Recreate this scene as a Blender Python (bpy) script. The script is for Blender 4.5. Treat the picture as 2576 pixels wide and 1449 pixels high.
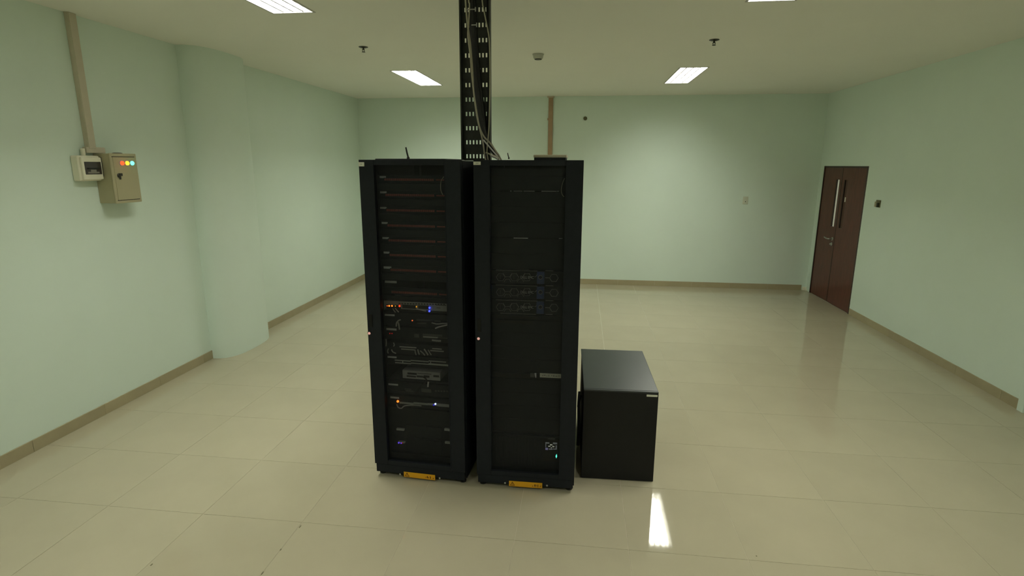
import bpy, bmesh, math, random
from mathutils import Vector, Matrix
random.seed(7)
for o in list(bpy.data.objects):
    bpy.data.objects.remove(o, do_unlink=True)
SC = bpy.context.scene
COL = SC.collection
R = math.radians

# ------------------------------------------------------------------ camera
F, PIT, YAW, ROL, CAMH = 1400.0, 0.21817, 0.12186, 0.0037, 1.96367
XL, XR, YB, YF, ZC = -3.732, 3.645, 9.288, -3.0, 3.0242
FW = Vector((-math.sin(YAW) * math.cos(PIT), math.cos(YAW) * math.cos(PIT), -math.sin(PIT)))
RT = Vector((math.cos(YAW), math.sin(YAW), 0))
UP = RT.cross(FW)
RT2 = RT * math.cos(ROL) + UP * math.sin(ROL)
UP2 = UP * math.cos(ROL) - RT * math.sin(ROL)
EYE = Vector((0, 0, CAMH))
cam_d = bpy.data.cameras.new('camera')
cam_d.sensor_fit = 'HORIZONTAL'
cam_d.sensor_width = 36.0
cam_d.lens = 36.0 * F / 2576.0
cam_d.clip_start = 0.05
cam = bpy.data.objects.new('camera', cam_d)
COL.objects.link(cam)
M3 = Matrix((RT2, UP2, -FW)).transposed()
cam.matrix_world = Matrix.Translation(EYE) @ M3.to_4x4()
SC.camera = cam

# ------------------------------------------------------------------ world, exposure
w = bpy.data.worlds.new('world')
SC.world = w
w.use_nodes = True
w.node_tree.nodes['Background'].inputs[0].default_value = (0.02, 0.021, 0.02, 1)
w.node_tree.nodes['Background'].inputs[1].default_value = 1.0
SC.view_settings.view_transform = 'Standard'
SC.view_settings.look = 'None'
SC.view_settings.exposure = 0.0
SC.view_settings.gamma = 1.0
SC.view_settings.use_curve_mapping = False

# light of the ceiling fixtures (one area lamp sits inside each housing, see ceiling_light)
LAMP_COL = (1.0, 1.0, 0.86)
LAMP_W = 40.5
LAMP_SPREAD = 165
TUBE_E = 22.0

# ------------------------------------------------------------------ helpers: pixel -> place
def ray(x, y):
    return FW + RT2 * ((x - 1288.0) / F) - UP2 * ((y - 724.5) / F)
def onz(x, y, z=0.0):
    d = ray(x, y); return EYE + d * ((z - CAMH) / d.z)
def onx(x, y, X):
    d = ray(x, y); return EYE + d * (X / d.x)
def ony(x, y, Y):
    d = ray(x, y); return EYE + d * (Y / d.y)

# ------------------------------------------------------------------ helpers: materials
MATS = {}
def srgb(r, g, b):
    f = lambda c: ((c / 255.0) / 12.92) if c / 255.0 <= 0.04045 else (((c / 255.0) + 0.055) / 1.055) ** 2.4
    return (f(r), f(g), f(b))
def mat(name, col, rough=0.5, metal=0.0, var=0.0, scale=6.0, bump=0.0, bscale=200.0, spec=0.5, coat=0.0, coord='Object', stretch=None, rnd=0.0):
    m = bpy.data.materials.new(name); m.use_nodes = True
    nt = m.node_tree; b = nt.nodes['Principled BSDF']
    b.inputs['Base Color'].default_value = (*col, 1)
    b.inputs['Roughness'].default_value = rough
    b.inputs['Metallic'].default_value = metal
    b.inputs['Specular IOR Level'].default_value = spec
    b.inputs['Coat Weight'].default_value = coat
    tc = nt.nodes.new('ShaderNodeTexCoord')
    src = tc.outputs[coord]
    if stretch:
        mp = nt.nodes.new('ShaderNodeMapping'); mp.inputs['Scale'].default_value = stretch
        nt.links.new(src, mp.inputs['Vector']); src = mp.outputs['Vector']
    n = nt.nodes.new('ShaderNodeTexNoise'); n.inputs['Scale'].default_value = scale
    n.inputs['Detail'].default_value = 5; n.inputs['Roughness'].default_value = 0.6
    nt.links.new(src, n.inputs['Vector'])
    mr = nt.nodes.new('ShaderNodeMapRange')
    mr.inputs['From Min'].default_value = 0.3; mr.inputs['From Max'].default_value = 0.7
    mr.inputs['To Min'].default_value = 1 - var; mr.inputs['To Max'].default_value = 1 + var
    nt.links.new(n.outputs['Fac'], mr.inputs['Value'])
    val = mr.outputs['Result']
    if rnd:
        oi = nt.nodes.new('ShaderNodeObjectInfo')
        m2 = nt.nodes.new('ShaderNodeMapRange')
        m2.inputs['To Min'].default_value = 1 - rnd; m2.inputs['To Max'].default_value = 1 + rnd
        nt.links.new(oi.outputs['Random'], m2.inputs['Value'])
        mu = nt.nodes.new('ShaderNodeMath'); mu.operation = 'MULTIPLY'
        nt.links.new(val, mu.inputs[0]); nt.links.new(m2.outputs['Result'], mu.inputs[1]); val = mu.outputs[0]
    vm = nt.nodes.new('ShaderNodeVectorMath'); vm.operation = 'SCALE'
    vm.inputs[0].default_value = col
    nt.links.new(val, vm.inputs['Scale'])
    nt.links.new(vm.outputs['Vector'], b.inputs['Base Color'])
    if bump:
        n2 = nt.nodes.new('ShaderNodeTexNoise'); n2.inputs['Scale'].default_value = bscale; n2.inputs['Detail'].default_value = 3
        nt.links.new(tc.outputs['Object'], n2.inputs['Vector'])
        bp = nt.nodes.new('ShaderNodeBump'); bp.inputs['Strength'].default_value = bump; bp.inputs['Distance'].default_value = 0.002
        nt.links.new(n2.outputs['Fac'], bp.inputs['Height']); nt.links.new(bp.outputs['Normal'], b.inputs['Normal'])
    MATS[name] = m
    return m
def emit(name, col, s):
    m = bpy.data.materials.new(name); m.use_nodes = True
    b = m.node_tree.nodes['Principled BSDF']
    b.inputs['Base Color'].default_value = (*col, 1)
    b.inputs['Emission Color'].default_value = (*col, 1)
    b.inputs['Emission Strength'].default_value = s
    MATS[name] = m
    return m
def veil(name, col, alpha, rough=0.5):
    """finely perforated sheet: the holes are far below a pixel, so it is a fixed share of open area"""
    m = bpy.data.materials.new(name); m.use_nodes = True
    b = m.node_tree.nodes['Principled BSDF']
    b.inputs['Base Color'].default_value = (*col, 1); b.inputs['Roughness'].default_value = rough
    b.inputs['Alpha'].default_value = alpha
    MATS[name] = m
    return m

mat('wall_paint', (0.745, 0.875, 0.775), 0.6, var=0.015, scale=1.6, bump=0.05, bscale=140)
mat('ceiling_paint', (0.86, 0.87, 0.78), 0.8, var=0.012, scale=1.2, bump=0.04, bscale=120)
mat('floor_tile', (0.445, 0.41, 0.295), 0.045, var=0.03, scale=2.2, rnd=0.012, stretch=(1, 1, 1))
mat('grout', (0.54, 0.50, 0.38), 0.8, var=0.18, scale=14)
mat('skirting_tile', (0.40, 0.35, 0.215), 0.16, var=0.05, scale=5, rnd=0.03)
mat('skirting_grout', (0.50, 0.46, 0.36), 0.8, var=0.1)
mat('rack_black', (0.0130, 0.0155, 0.0205), 0.5, var=0.10, scale=30, bump=0.12, bscale=900, spec=0.18)
mat('rack_dark', (0.004, 0.0043, 0.0043), 0.5, var=0.1, scale=20, spec=0.3)
mat('panel_black', (0.008, 0.0105, 0.016), 0.5, var=0.15, scale=25, spec=0.4)
mat('tray_black', (0.034, 0.036, 0.032), 0.5, var=0.35, scale=14, spec=0.4)
mat('box_black', (0.0075, 0.0075, 0.008), 0.45, var=0.1, scale=20, spec=0.3, bump=0.1, bscale=900)
mat('box_top', (0.022, 0.029, 0.033), 0.33, var=0.05, scale=8, spec=0.6)
mat('label_white', (0.72, 0.72, 0.62), 0.5, var=0.03)
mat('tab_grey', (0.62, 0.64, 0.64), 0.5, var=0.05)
mat('print_grey', (0.35, 0.35, 0.32), 0.6)
mat('ink', (0.03, 0.02, 0.01), 0.6)
mat('ink_brown', (0.12, 0.05, 0.004), 0.6)
mat('warning_yellow', (0.75, 0.37, 0.008), 0.45, var=0.05)
mat('steel', (0.55, 0.55, 0.55), 0.3, metal=1.0, var=0.05)
mat('rubber', (0.012, 0.012, 0.012), 0.6)
mat('red_ports', (0.26, 0.060, 0.052), 0.45, var=0.25, scale=60)
mat('device_grey', (0.40, 0.41, 0.39), 0.45, var=0.05)
mat('device_silver', (0.36, 0.36, 0.36), 0.4, var=0.08, scale=40)
mat('device_mid', (0.10, 0.10, 0.10), 0.45, var=0.1)
mat('port_black', (0.006, 0.006, 0.006), 0.4)
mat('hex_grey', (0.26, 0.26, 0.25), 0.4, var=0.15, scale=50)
mat('tag_blue', (0.045, 0.075, 0.22), 0.4, var=0.08, scale=30)
mat('tag_blue_dark', (0.006, 0.010, 0.045), 0.4)
mat('cord_grey', (0.42, 0.42, 0.40), 0.5)
mat('cable_cream', (0.42, 0.39, 0.29), 0.5, var=0.05)
mat('cable_white', (0.60, 0.59, 0.58), 0.5)
mat('cable_black', (0.008, 0.008, 0.009), 0.5)
mat('enclosure_beige', (0.42, 0.39, 0.24), 0.42, var=0.02)
mat('trunk_cream', (0.60, 0.55, 0.42), 0.5, var=0.03)
mat('trunk_brown', (0.40, 0.27, 0.155), 0.55, var=0.08, scale=9)
mat('plastic_white', (0.80, 0.78, 0.62), 0.4, var=0.02)
mat('smoked', (0.055, 0.045, 0.04), 0.15, var=0.05)
mat('breaker_grey', (0.22, 0.20, 0.17), 0.4)
mat('dark_gap', (0.02, 0.018, 0.012), 0.8)
mat('brass_black', (0.03, 0.028, 0.02), 0.35)
mat('wood_brown', (0.105, 0.030, 0.020), 0.36, var=0.28, scale=7, stretch=(6, 6, 0.7), spec=0.4)
mat('wood_edge', (0.028, 0.014, 0.010), 0.4)
emit('pane_corridor_glow', (0.80, 0.80, 0.70), 0.12)  # slight emission stands in for light from the corridor behind the glass
mat('pane_dark', (0.15, 0.10, 0.085), 0.15)
mat('plate_beige', (0.62, 0.66, 0.52), 0.5, var=0.03)
mat('holder_brown', (0.13, 0.12, 0.05), 0.5)
mat('sprinkler_dark', (0.02, 0.021, 0.006), 0.4)
mat('detector_grey', (0.50, 0.51, 0.42), 0.5)
mat('fixture_white', (0.85, 0.85, 0.82), 0.35)
mat('fixture_fin', (0.26, 0.25, 0.26), 0.5)
mat('fixture_frame', (0.55, 0.53, 0.52), 0.4)
mat('dust', (0.16, 0.15, 0.09), 0.9)
veil('perforated_black', (0.003, 0.004, 0.0055), 0.52, 0.6)
emit('tube', (1.0, 0.98, 0.92), TUBE_E)
emit('led_red', (1.0, 0.05, 0.012), 3.0)
emit('led_amber', (1.0, 0.42, 0.02), 3.0)
emit('led_green', (0.10, 0.95, 0.60), 3.0)
emit('led_orange', (1.0, 0.20, 0.02), 4.0)
emit('led_orange_dim', (1.0, 0.16, 0.03), 1.4)
emit('led_blue', (0.04, 0.06, 1.0), 6.0)
emit('led_white_blue', (0.55, 0.7, 1.0), 4.0)
emit('led_purple', (0.15, 0.08, 0.9), 1.2)
emit('led_violet_dim', (0.20, 0.19, 0.36), 0.6)
emit('led_red_dim', (0.9, 0.03, 0.02), 0.5)
emit('led_blue_dim', (0.03, 0.03, 0.6), 1.2)
emit('button_lit', (0.55, 0.30, 0.26), 0.8)
emit('display_dim', (0.35, 0.37, 0.39), 0.22)
emit('display_pale', (0.72, 0.76, 0.62), 0.45)

# ------------------------------------------------------------------ helpers: geometry
class MB:
    def __init__(s): s.v = []; s.f = []
    def quad(s, *p):
        i = len(s.v); s.v += [tuple(q) for q in p]; s.f.append(tuple(range(i, i + len(p)))); return s
    def box(s, x0, x1, y0, y1, z0, z1):
        if x0 > x1: x0, x1 = x1, x0
        if y0 > y1: y0, y1 = y1, y0
        if z0 > z1: z0, z1 = z1, z0
        i = len(s.v)
        s.v += [(x0, y0, z0), (x1, y0, z0), (x1, y1, z0), (x0, y1, z0), (x0, y0, z1), (x1, y0, z1), (x1, y1, z1), (x0, y1, z1)]
        for q in ((0, 3, 2, 1), (4, 5, 6, 7), (0, 1, 5, 4), (1, 2, 6, 5), (2, 3, 7, 6), (3, 0, 4, 7)):
            s.f.append(tuple(i + k for k in q))
        return s
    def tube(s, pts, r, n=8, closed=False, caps=True):
        P = [Vector(p) for p in pts]; m = len(P); i0 = len(s.v)
        a = None
        for k in range(m):
            if closed: t = P[(k + 1) % m] - P[k - 1]
            else: t = P[min(k + 1, m - 1)] - P[max(k - 1, 0)]
            t.normalize()
            if a is None:
                a = t.orthogonal().normalized()
            else:
                a = (a - t * a.dot(t)); a = a.normalized() if a.length > 1e-6 else t.orthogonal().normalized()
            b = t.cross(a)
            rr = r[k] if isinstance(r, (list, tuple)) else r
            for j in range(n):
                an = 2 * math.pi * j / n
                s.v.append(tuple(P[k] + (a * math.cos(an) + b * math.sin(an)) * rr))
        for k in range(m if closed else m - 1):
            k2 = (k + 1) % m
            for j in range(n):
                j2 = (j + 1) % n
                s.f.append((i0 + k * n + j, i0 + k * n + j2, i0 + k2 * n + j2, i0 + k2 * n + j))
        if caps and not closed:
            s.f.append(tuple(i0 + j for j in reversed(range(n))))
            s.f.append(tuple(i0 + (m - 1) * n + j for j in range(n)))
        return s
    def lathe(s, c, axis, prof, n=16):
        """prof: list of (distance along axis, radius)"""
        ax = Vector(axis).normalized(); c = Vector(c)
        a = ax.orthogonal().normalized(); b = ax.cross(a); i0 = len(s.v)
        for d, rr in prof:
            for j in range(n):
                an = 2 * math.pi * j / n
                s.v.append(tuple(c + ax * d + (a * math.cos(an) + b * math.sin(an)) * max(rr, 1e-5)))
        m = len(prof)
        for k in range(m - 1):
            for j in range(n):
                j2 = (j + 1) % n
                s.f.append((i0 + k * n + j, i0 + k * n + j2, i0 + (k + 1) * n + j2, i0 + (k + 1) * n + j))
        s.f.append(tuple(i0 + j for j in reversed(range(n))))
        s.f.append(tuple(i0 + (m - 1) * n + j for j in range(n)))
        return s
    def prism(s, poly, f3, d0, d1):
        """poly: 2D outline; f3(u, v, d) -> 3D point"""
        n = len(poly); i = len(s.v)
        for d in (d0, d1):
            for u, v in poly: s.v.append(tuple(f3(u, v, d)))
        s.f.append(tuple(i + k for k in range(n))); s.f.append(tuple(i + n + k for k in reversed(range(n))))
        for k in range(n):
            k2 = (k + 1) % n
            s.f.append((i + k, i + n + k, i + n + k2, i + k2))
        return s
    def mesh(s, name):
        me = bpy.data.meshes.new(name); me.from_pydata(s.v, [], s.f)
        bm = bmesh.new(); bm.from_mesh(me); bmesh.ops.recalc_face_normals(bm, faces=bm.faces); bm.to_mesh(me); bm.free()
        me.update(); return me
    def build(s, name, m, parent=None, bevel=0.0, smooth=False, loc=None, seg=2):
        me = s.mesh(name)
        if m: me.materials.append(MATS[m])
        if smooth:
            for p in me.polygons: p.use_smooth = True
        o = bpy.data.objects.new(name, me); COL.objects.link(o)
        if parent: o.parent = parent
        if loc: o.location = loc
        if bevel:
            b = o.modifiers.new('bevel', 'BEVEL'); b.width = bevel; b.segments = seg; b.limit_method = 'ANGLE'
        if smooth:
            try:
                me.set_sharp_from_angle(angle=R(40))
            except Exception:
                pass
        return o
def tag(o, label, cat, group=None):
    o['label'] = label; o['category'] = cat
    if group: o['group'] = group
    return o
def thing(name, loc, rz, label, cat, group=None):
    o = bpy.data.objects.new(name, None); COL.objects.link(o)
    o.empty_display_size = 0.1
    o.location = loc; o.rotation_euler = (0, 0, rz)
    return tag(o, label, cat, group)
def struct(o):
    o['kind'] = 'structure'; return o
def text_mesh(name, body, size, m, parent, loc, rot, depth=0.0004, align='CENTER', sx=1.0):
    cu = bpy.data.curves.new(name, 'FONT'); cu.body = body; cu.size = size; cu.extrude = depth
    cu.align_x = align; cu.align_y = 'CENTER'
    t = bpy.data.objects.new(name, cu); COL.objects.link(t)
    dg = bpy.context.evaluated_depsgraph_get()
    me = bpy.data.meshes.new_from_object(t.evaluated_get(dg))
    bpy.data.objects.remove(t, do_unlink=True)
    me.materials.clear(); me.materials.append(MATS[m])
    o = bpy.data.objects.new(name, me); COL.objects.link(o)
    o.parent = parent; o.location = loc; o.rotation_euler = rot; o.scale = (sx, 1, 1)
    return o
def smooth_path(pts, n=6):
    P = [Vector(p) for p in pts]; out = []
    for i in range(len(P) - 1):
        p0 = P[max(i - 1, 0)]; p1 = P[i]; p2 = P[i + 1]; p3 = P[min(i + 2, len(P) - 1)]
        for k in range(n):
            t = k / n
            out.append(0.5 * ((2 * p1) + (p2 - p0) * t + (2 * p0 - 5 * p1 + 4 * p2 - p3) * t * t + (3 * p1 - p0 - 3 * p2 + p3) * t ** 3))
    out.append(P[-1]); return out

# ================================================================== ROOM SHELL
# ---- ceiling lights footprint (also the holes in the ceiling)
LW, LL = 0.30, 1.22
LIGHTS = [(-2.09, 7.25), (1.20, 7.36), (-2.09, 3.49), (1.20, 3.55), (-2.09, -0.25), (1.20, -0.25)]
holes = [(x - LW / 2, x + LW / 2, y - LL / 2, y + LL / 2) for x, y in LIGHTS]
xs = sorted({XL, XR} | {h[0] for h in holes} | {h[1] for h in holes})
ys = sorted({YF, YB} | {h[2] for h in holes} | {h[3] for h in holes})
mb = MB()
for i in range(len(xs) - 1):
    for j in range(len(ys) - 1):
        cx, cy = (xs[i] + xs[i + 1]) / 2, (ys[j] + ys[j + 1]) / 2
        if any(h[0] < cx < h[1] and h[2] < cy < h[3] for h in holes): continue
        mb.quad((xs[i], ys[j], ZC), (xs[i], ys[j + 1], ZC), (xs[i + 1], ys[j + 1], ZC), (xs[i + 1], ys[j], ZC))
struct(mb.build('ceiling', 'ceiling_paint'))

# ---- floor: grout bed, 60 cm porcelain tiles as pieces of their own
TX0, TY0, TS, J = -0.300, 2.600, 0.600, 0.0010
floor = struct(MB().box(XL - 0.1, XR + 0.1, YF - 0.1, YB + 0.1, -0.06, -0.0014).build('floor', 'grout'))
def spans(a, b, o, step):
    k = math.floor((a - o) / step + 1e-6); out = []
    while o + k * step < b - 1e-6:
        out.append((max(a, o + k * step), min(b, o + (k + 1) * step))); k += 1
    return [q for q in out if q[1] - q[0] > 0.01]
tile_meshes = {}
for (x0, x1) in spans(XL, XR, TX0, TS):
    for (y0, y1) in spans(YF, YB, TY0, TS):
        wx, wy = round(x1 - x0, 4), round(y1 - y0, 4)
        if (wx, wy) not in tile_meshes:
            a, b, c, e = wx / 2 - J, wy / 2 - J, 0.0012, 0.00008
            t = MB(); i = 0
            t.v = [(-a, -b, -c), (a, -b, -c), (a, b, -c), (-a, b, -c), (-a + e, -b + e, 0), (a - e, -b + e, 0), (a - e, b - e, 0), (-a + e, b - e, 0)]
            t.f = [(4, 5, 6, 7), (0, 1, 5, 4), (1, 2, 6, 5), (2, 3, 7, 6), (3, 0, 4, 7)]
            me = t.mesh('tile'); me.materials.append(MATS['floor_tile']); tile_meshes[(wx, wy)] = me
        o = bpy.data.objects.new('tile', tile_meshes[(wx, wy)]); COL.objects.link(o)
        o.parent = floor; o.location = ((x0 + x1) / 2, (y0 + y1) / 2, 0)

# ---- walls
DY0, DY1, DZ = 7.800, 9.140, 1.958          # door opening in the right wall
struct(MB().box(XL - 0.12, XL, YF, YB, 0, ZC + 0.02).build('wall_left', 'wall_paint'))
struct(MB().box(XL - 0.12, XR + 0.12, YB, YB + 0.12, 0, ZC + 0.02).build('wall_back', 'wall_paint'))
struct(MB().box(XL - 0.12, XR + 0.12, YF - 0.12, YF, 0, ZC + 0.02).build('wall_front', 'wall_paint'))
mb = MB()
mb.box(XR, XR + 0.12, YF, DY0, 0, ZC + 0.02).box(XR, XR + 0.12, DY1, YB, 0, ZC + 0.02).box(XR, XR + 0.12, DY0, DY1, DZ, ZC + 0.02)
struct(mb.build('wall_right', 'wall_paint'))
# rounded plaster pillar on the left wall
PY0, PY1, PD = 5.035, 5.885, 0.238
poly = [(PY0, XL - 0.01)]
for k in range(0, 29):
    a = math.pi * k / 28
    cx_ = math.cos(a); sx_ = math.sin(a)
    e = 0.72
    poly.append(((PY0 + PY1) / 2 - (PY1 - PY0) / 2 * (abs(cx_) ** e) * (1 if cx_ > 0 else -1), XL + PD * (sx_ ** e)))
poly.append((PY1, XL - 0.01))
pil = MB().prism(poly, lambda u, v, d: (v, u, d), 0.0, ZC + 0.005).build('wall_pillar', 'wall_paint', smooth=True)
struct(pil)

# ---- skirting: tiles with joints
HB, TB = 0.086, 0.010
def skirting(name, axis, a, b, pos, sgn, off=0.0):
    base = MB()
    lo, hi = sorted((pos, pos + sgn * TB * 0.7))
    if axis == 'y': base.box(lo, hi, a, b, 0, HB - 0.002)
    else: base.box(a, b, lo, hi, 0, HB - 0.002)
    root = struct(base.build(name, 'skirting_grout'))
    lo, hi = sorted((pos + sgn * 0.001, pos + sgn * TB))
    for (u0, u1) in spans(a, b, off, 0.6):
        t = MB(); g = 0.0016
        if axis == 'y': t.box(lo, hi, u0 + g, u1 - g, 0.0005, HB)
        else: t.box(u0 + g, u1 - g, lo, hi, 0.0005, HB)
        t.build('skirting_tile', 'skirting_tile', root)
    return root
YSKR = onz(2570, 1031).y
skirting('baseboard_left', 'y', YF, PY0 + 0.004, XL, 1, 0.1)
skirting('baseboard_left', 'y', PY1 - 0.004, YB, XL, 1, 0.1)
skirting('baseboard_back', 'x', XL + TB, XR - 0.075, YB, -1, 0.05)
skirting('baseboard_right', 'y', YSKR, DY0 - 0.02, XR, -1, 0.16)
# small plaster return beside the door and the white casing where the right skirting stops
struct(MB().box(XR - 0.060, XR - 0.001, YB - 0.016, YB, 0, 0.055).box(XR - 0.030, XR - 0.001, YB - 0.05, YB, 0, 0.03).build('trim_1', 'plastic_white', bevel=0.003))
struct(MB().box(XR - 0.025, XR, YSKR - 0.07, YSKR - 0.004, 0, 2.05).build('trim_2', 'wall_paint', bevel=0.004))

# ---- ceiling lights
def ceiling_light(x, y, label, group=None):
    t = thing('ceiling_light', (x, y, ZC), 0, label, 'ceiling light', group)
    a, b, h = LW / 2, LL / 2, 0.115
    hb = MB()
    hb.quad((-a, -b, h), (a, -b, h), (a, b, h), (-a, b, h))
    hb.quad((-a, -b, 0), (a, -b, 0), (a, -b, h), (-a, -b, h)).quad((-a, b, 0), (a, b, 0), (a, b, h), (-a, b, h))
    hb.quad((-a, -b, 0), (-a, b, 0), (-a, b, h), (-a, -b, h)).quad((a, -b, 0), (a, b, 0), (a, b, h), (a, -b, h))
    hb.build('housing', 'fixture_white', t)
    f = 0.012
    fr = MB().box(-a - f, a + f, -b - f, -b + 0.003, -0.004, 0.003).box(-a - f, a + f, b - 0.003, b + f, -0.004, 0.003)
    fr.box(-a - f, -a + 0.003, -b, b, -0.004, 0.003).box(a - 0.003, a + f, -b, b, -0.004, 0.003)
    fr.build('frame', 'fixture_frame', t)
    for sx in (-1, 1):
        MB().tube([(sx * 0.072, -b + 0.03, 0.082), (sx * 0.072, b - 0.03, 0.082)], 0.012, 10).build('tube', 'tube', t, smooth=True)
        # parabolic mirror around each tube
        pr = MB(); n = 8; pts = []
        for k in range(n + 1):
            u = -1 + 2 * k / n
            pts.append((sx * 0.072 + u * 0.068, 0.108 - 0.042 * u * u))
        for k in range(n):
            (u0, z0), (u1, z1) = pts[k], pts[k + 1]
            pr.quad((u0, -b + 0.01, z0), (u0, b - 0.01, z0), (u1, b - 0.01, z1), (u1, -b + 0.01, z1))
        pr.build('reflector', 'fixture_white', t)
    for fx in (-0.075, 0.0, 0.075):
        MB().box(fx - 0.006, fx + 0.006, -b + 0.004, b - 0.004, 0.003, 0.038).build('fin', 'fixture_fin', t)
    nb = 13
    for k in range(nb):
        yy = -b + 0.05 + (LL - 0.10) * k / (nb - 1)
        MB().box(-a + 0.004, a - 0.004, yy - 0.0015, yy + 0.0015, 0.004, 0.018).build('louvre_blade', 'fixture_white', t)
    ld = bpy.data.lights.new('lamp_light', 'AREA'); ld.shape = 'RECTANGLE'; ld.size = LW - 0.05; ld.size_y = LL - 0.08
    ld.energy = LAMP_W; ld.color = LAMP_COL; ld.spread = R(LAMP_SPREAD)
    lo = bpy.data.objects.new('lamp_light', ld); COL.objects.link(lo); lo.parent = t; lo.location = (0, 0, 0.066)
    return t
names = ['recessed louvred fluorescent light, the one on the cabling rack\'s side nearer the back wall',
         'recessed louvred fluorescent light that throws the bright patch on the back wall',
         'recessed louvred fluorescent light in the ceiling above the wall-mounted breaker boxes',
         'recessed louvred fluorescent light in the ceiling above the low black cabinet',
         'recessed louvred fluorescent light over the open floor facing the racks, breaker-box side',
         'recessed louvred fluorescent light over the open floor facing the racks, door side']
for (x, y), nm in zip(LIGHTS, names):
    ceiling_light(x, y, nm, 'recessed ceiling lights')

# ---- sprinklers, smoke detector
def sprinkler(p, label):
    t = thing('sprinkler', (p.x, p.y, ZC), 0, label, 'sprinkler', 'ceiling sprinklers')
    MB().lathe((0, 0, 0), (0, 0, -1), [(0, 0.043), (0.003, 0.043), (0.009, 0.026), (0.011, 0.010)], 20).build('rose', 'sprinkler_dark', t, smooth=True)
    MB().lathe((0, 0, -0.010), (0, 0, -1), [(0, 0.009), (0.010, 0.007), (0.012, 0.012), (0.017, 0.012)], 14).build('body', 'sprinkler_dark', t, smooth=True)
    for s in (-1, 1):
        MB().tube([(s * 0.009, 0, -0.026), (s * 0.011, 0, -0.034), (s * 0.003, 0, -0.042)], 0.0025, 6).build('frame_arm', 'sprinkler_dark', t, smooth=True)
    MB().lathe((0, 0, -0.041), (0, 0, -1), [(0, 0.004), (0.002, 0.016), (0.005, 0.016)], 16).build('deflector', 'sprinkler_dark', t, smooth=True)
sprinkler(onz(914, 118, ZC), 'dark pendent sprinkler on the ceiling between the two lights on the breaker-box side')
sprinkler(onz(1797, 100, ZC), 'dark pendent sprinkler on the ceiling on the side of the wooden door')
p = onz(1354, 136, ZC)
t = thing('smoke_detector', (p.x, p.y, ZC), 0, 'round pale smoke detector on the ceiling beyond the racks', 'smoke detector')
MB().lathe((0, 0, 0), (0, 0, -1), [(0, 0.056), (0.010, 0.056), (0.012, 0.050)], 28).build('base', 'detector_grey', t, smooth=True)
MB().lathe((0, 0, -0.012), (0, 0, -1), [(0, 0.050), (0.020, 0.048), (0.034, 0.040)], 28).build('housing', 'detector_grey', t, smooth=True)
MB().lathe((0, 0, -0.046), (0, 0, -1), [(0, 0.036), (0.006, 0.034), (0.008, 0.026)], 24).build('sensing_chamber', 'sprinkler_dark', t, smooth=True)

# ---- wooden double door
def leaf(name, y0, y1, s0, s1, sz0, sz1, parent):
    x0, x1 = XR + 0.004, XR + 0.044
    m = MB().box(x0, x1, y0, s0, 0.008, DZ - 0.022).box(x0, x1, s1, y1, 0.008, DZ - 0.022)
    m.box(x0, x1, s0, s1, 0.008, sz0).box(x0, x1, s0, s1, sz1, DZ - 0.022)
    return m.build(name, 'wood_brown', parent)
door = struct(MB().box(XR - 0.004, XR + 0.11, DY0 - 0.002, DY0 + 0.022, 0, DZ).box(XR - 0.004, XR + 0.11, DY1 - 0.022, DY1 + 0.002, 0, DZ)
              .box(XR - 0.004, XR + 0.11, DY0, DY1, DZ - 0.020, DZ + 0.002).build('door_1', 'wood_edge'))
YM = 8.525
lf = leaf('door_leaf', YM + 0.003, DY1 - 0.024, 8.590, 8.700, 1.098, 1.775, door)
MB().box(XR + 0.022, XR + 0.028, 8.590, 8.700, 1.098, 1.775).build('pane', 'pane_corridor_glow', lf)
MB().box(XR + 0.005, XR + 0.022, 8.682, 8.700, 1.098, 1.775).box(XR + 0.005, XR + 0.022, 8.590, 8.700, 1.770, 1.775).build('pane_bead', 'wood_edge', lf)
# lever handle and lock
MB().lathe((XR + 0.004, 8.575, 0.925), (-1, 0, 0), [(0, 0.026), (0.008, 0.026), (0.010, 0.020)], 18).build('handle_rose', 'steel', lf, smooth=True)
MB().tube(smooth_path([(XR, 8.575, 0.925), (XR - 0.045, 8.577, 0.925), (XR - 0.056, 8.60, 0.926), (XR - 0.056, 8.66, 0.928), (XR - 0.052, 8.72, 0.935)], 5), 0.010, 8).build('lever', 'steel', lf, smooth=True)
MB().lathe((XR + 0.004, 8.575, 0.850), (-1, 0, 0), [(0, 0.027), (0.010, 0.027), (0.013, 0.018), (0.03, 0.014)], 18).build('lock_cylinder', 'steel', lf, smooth=True)
rf = leaf('door_leaf', DY0 + 0.024, YM - 0.003, 8.330, 8.440, 1.100, 1.772, door)
MB().box(XR + 0.022, XR + 0.028, 8.330, 8.440, 1.100, 1.772).build('pane', 'pane_dark', rf)
MB().box(XR + 0.005, XR + 0.022, 8.424, 8.440, 1.100, 1.772).build('pane_bead', 'wood_edge', rf)
MB().box(XR + 0.019, XR + 0.022, 8.336, 8.395, 1.470, 1.535).build('sticker', 'label_white', rf)
MB().box(XR + 0.002, XR + 0.005, YM - 0.016, YM + 0.001, 0.01, DZ - 0.024).build('meeting_stile', 'wood_edge', rf)

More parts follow.
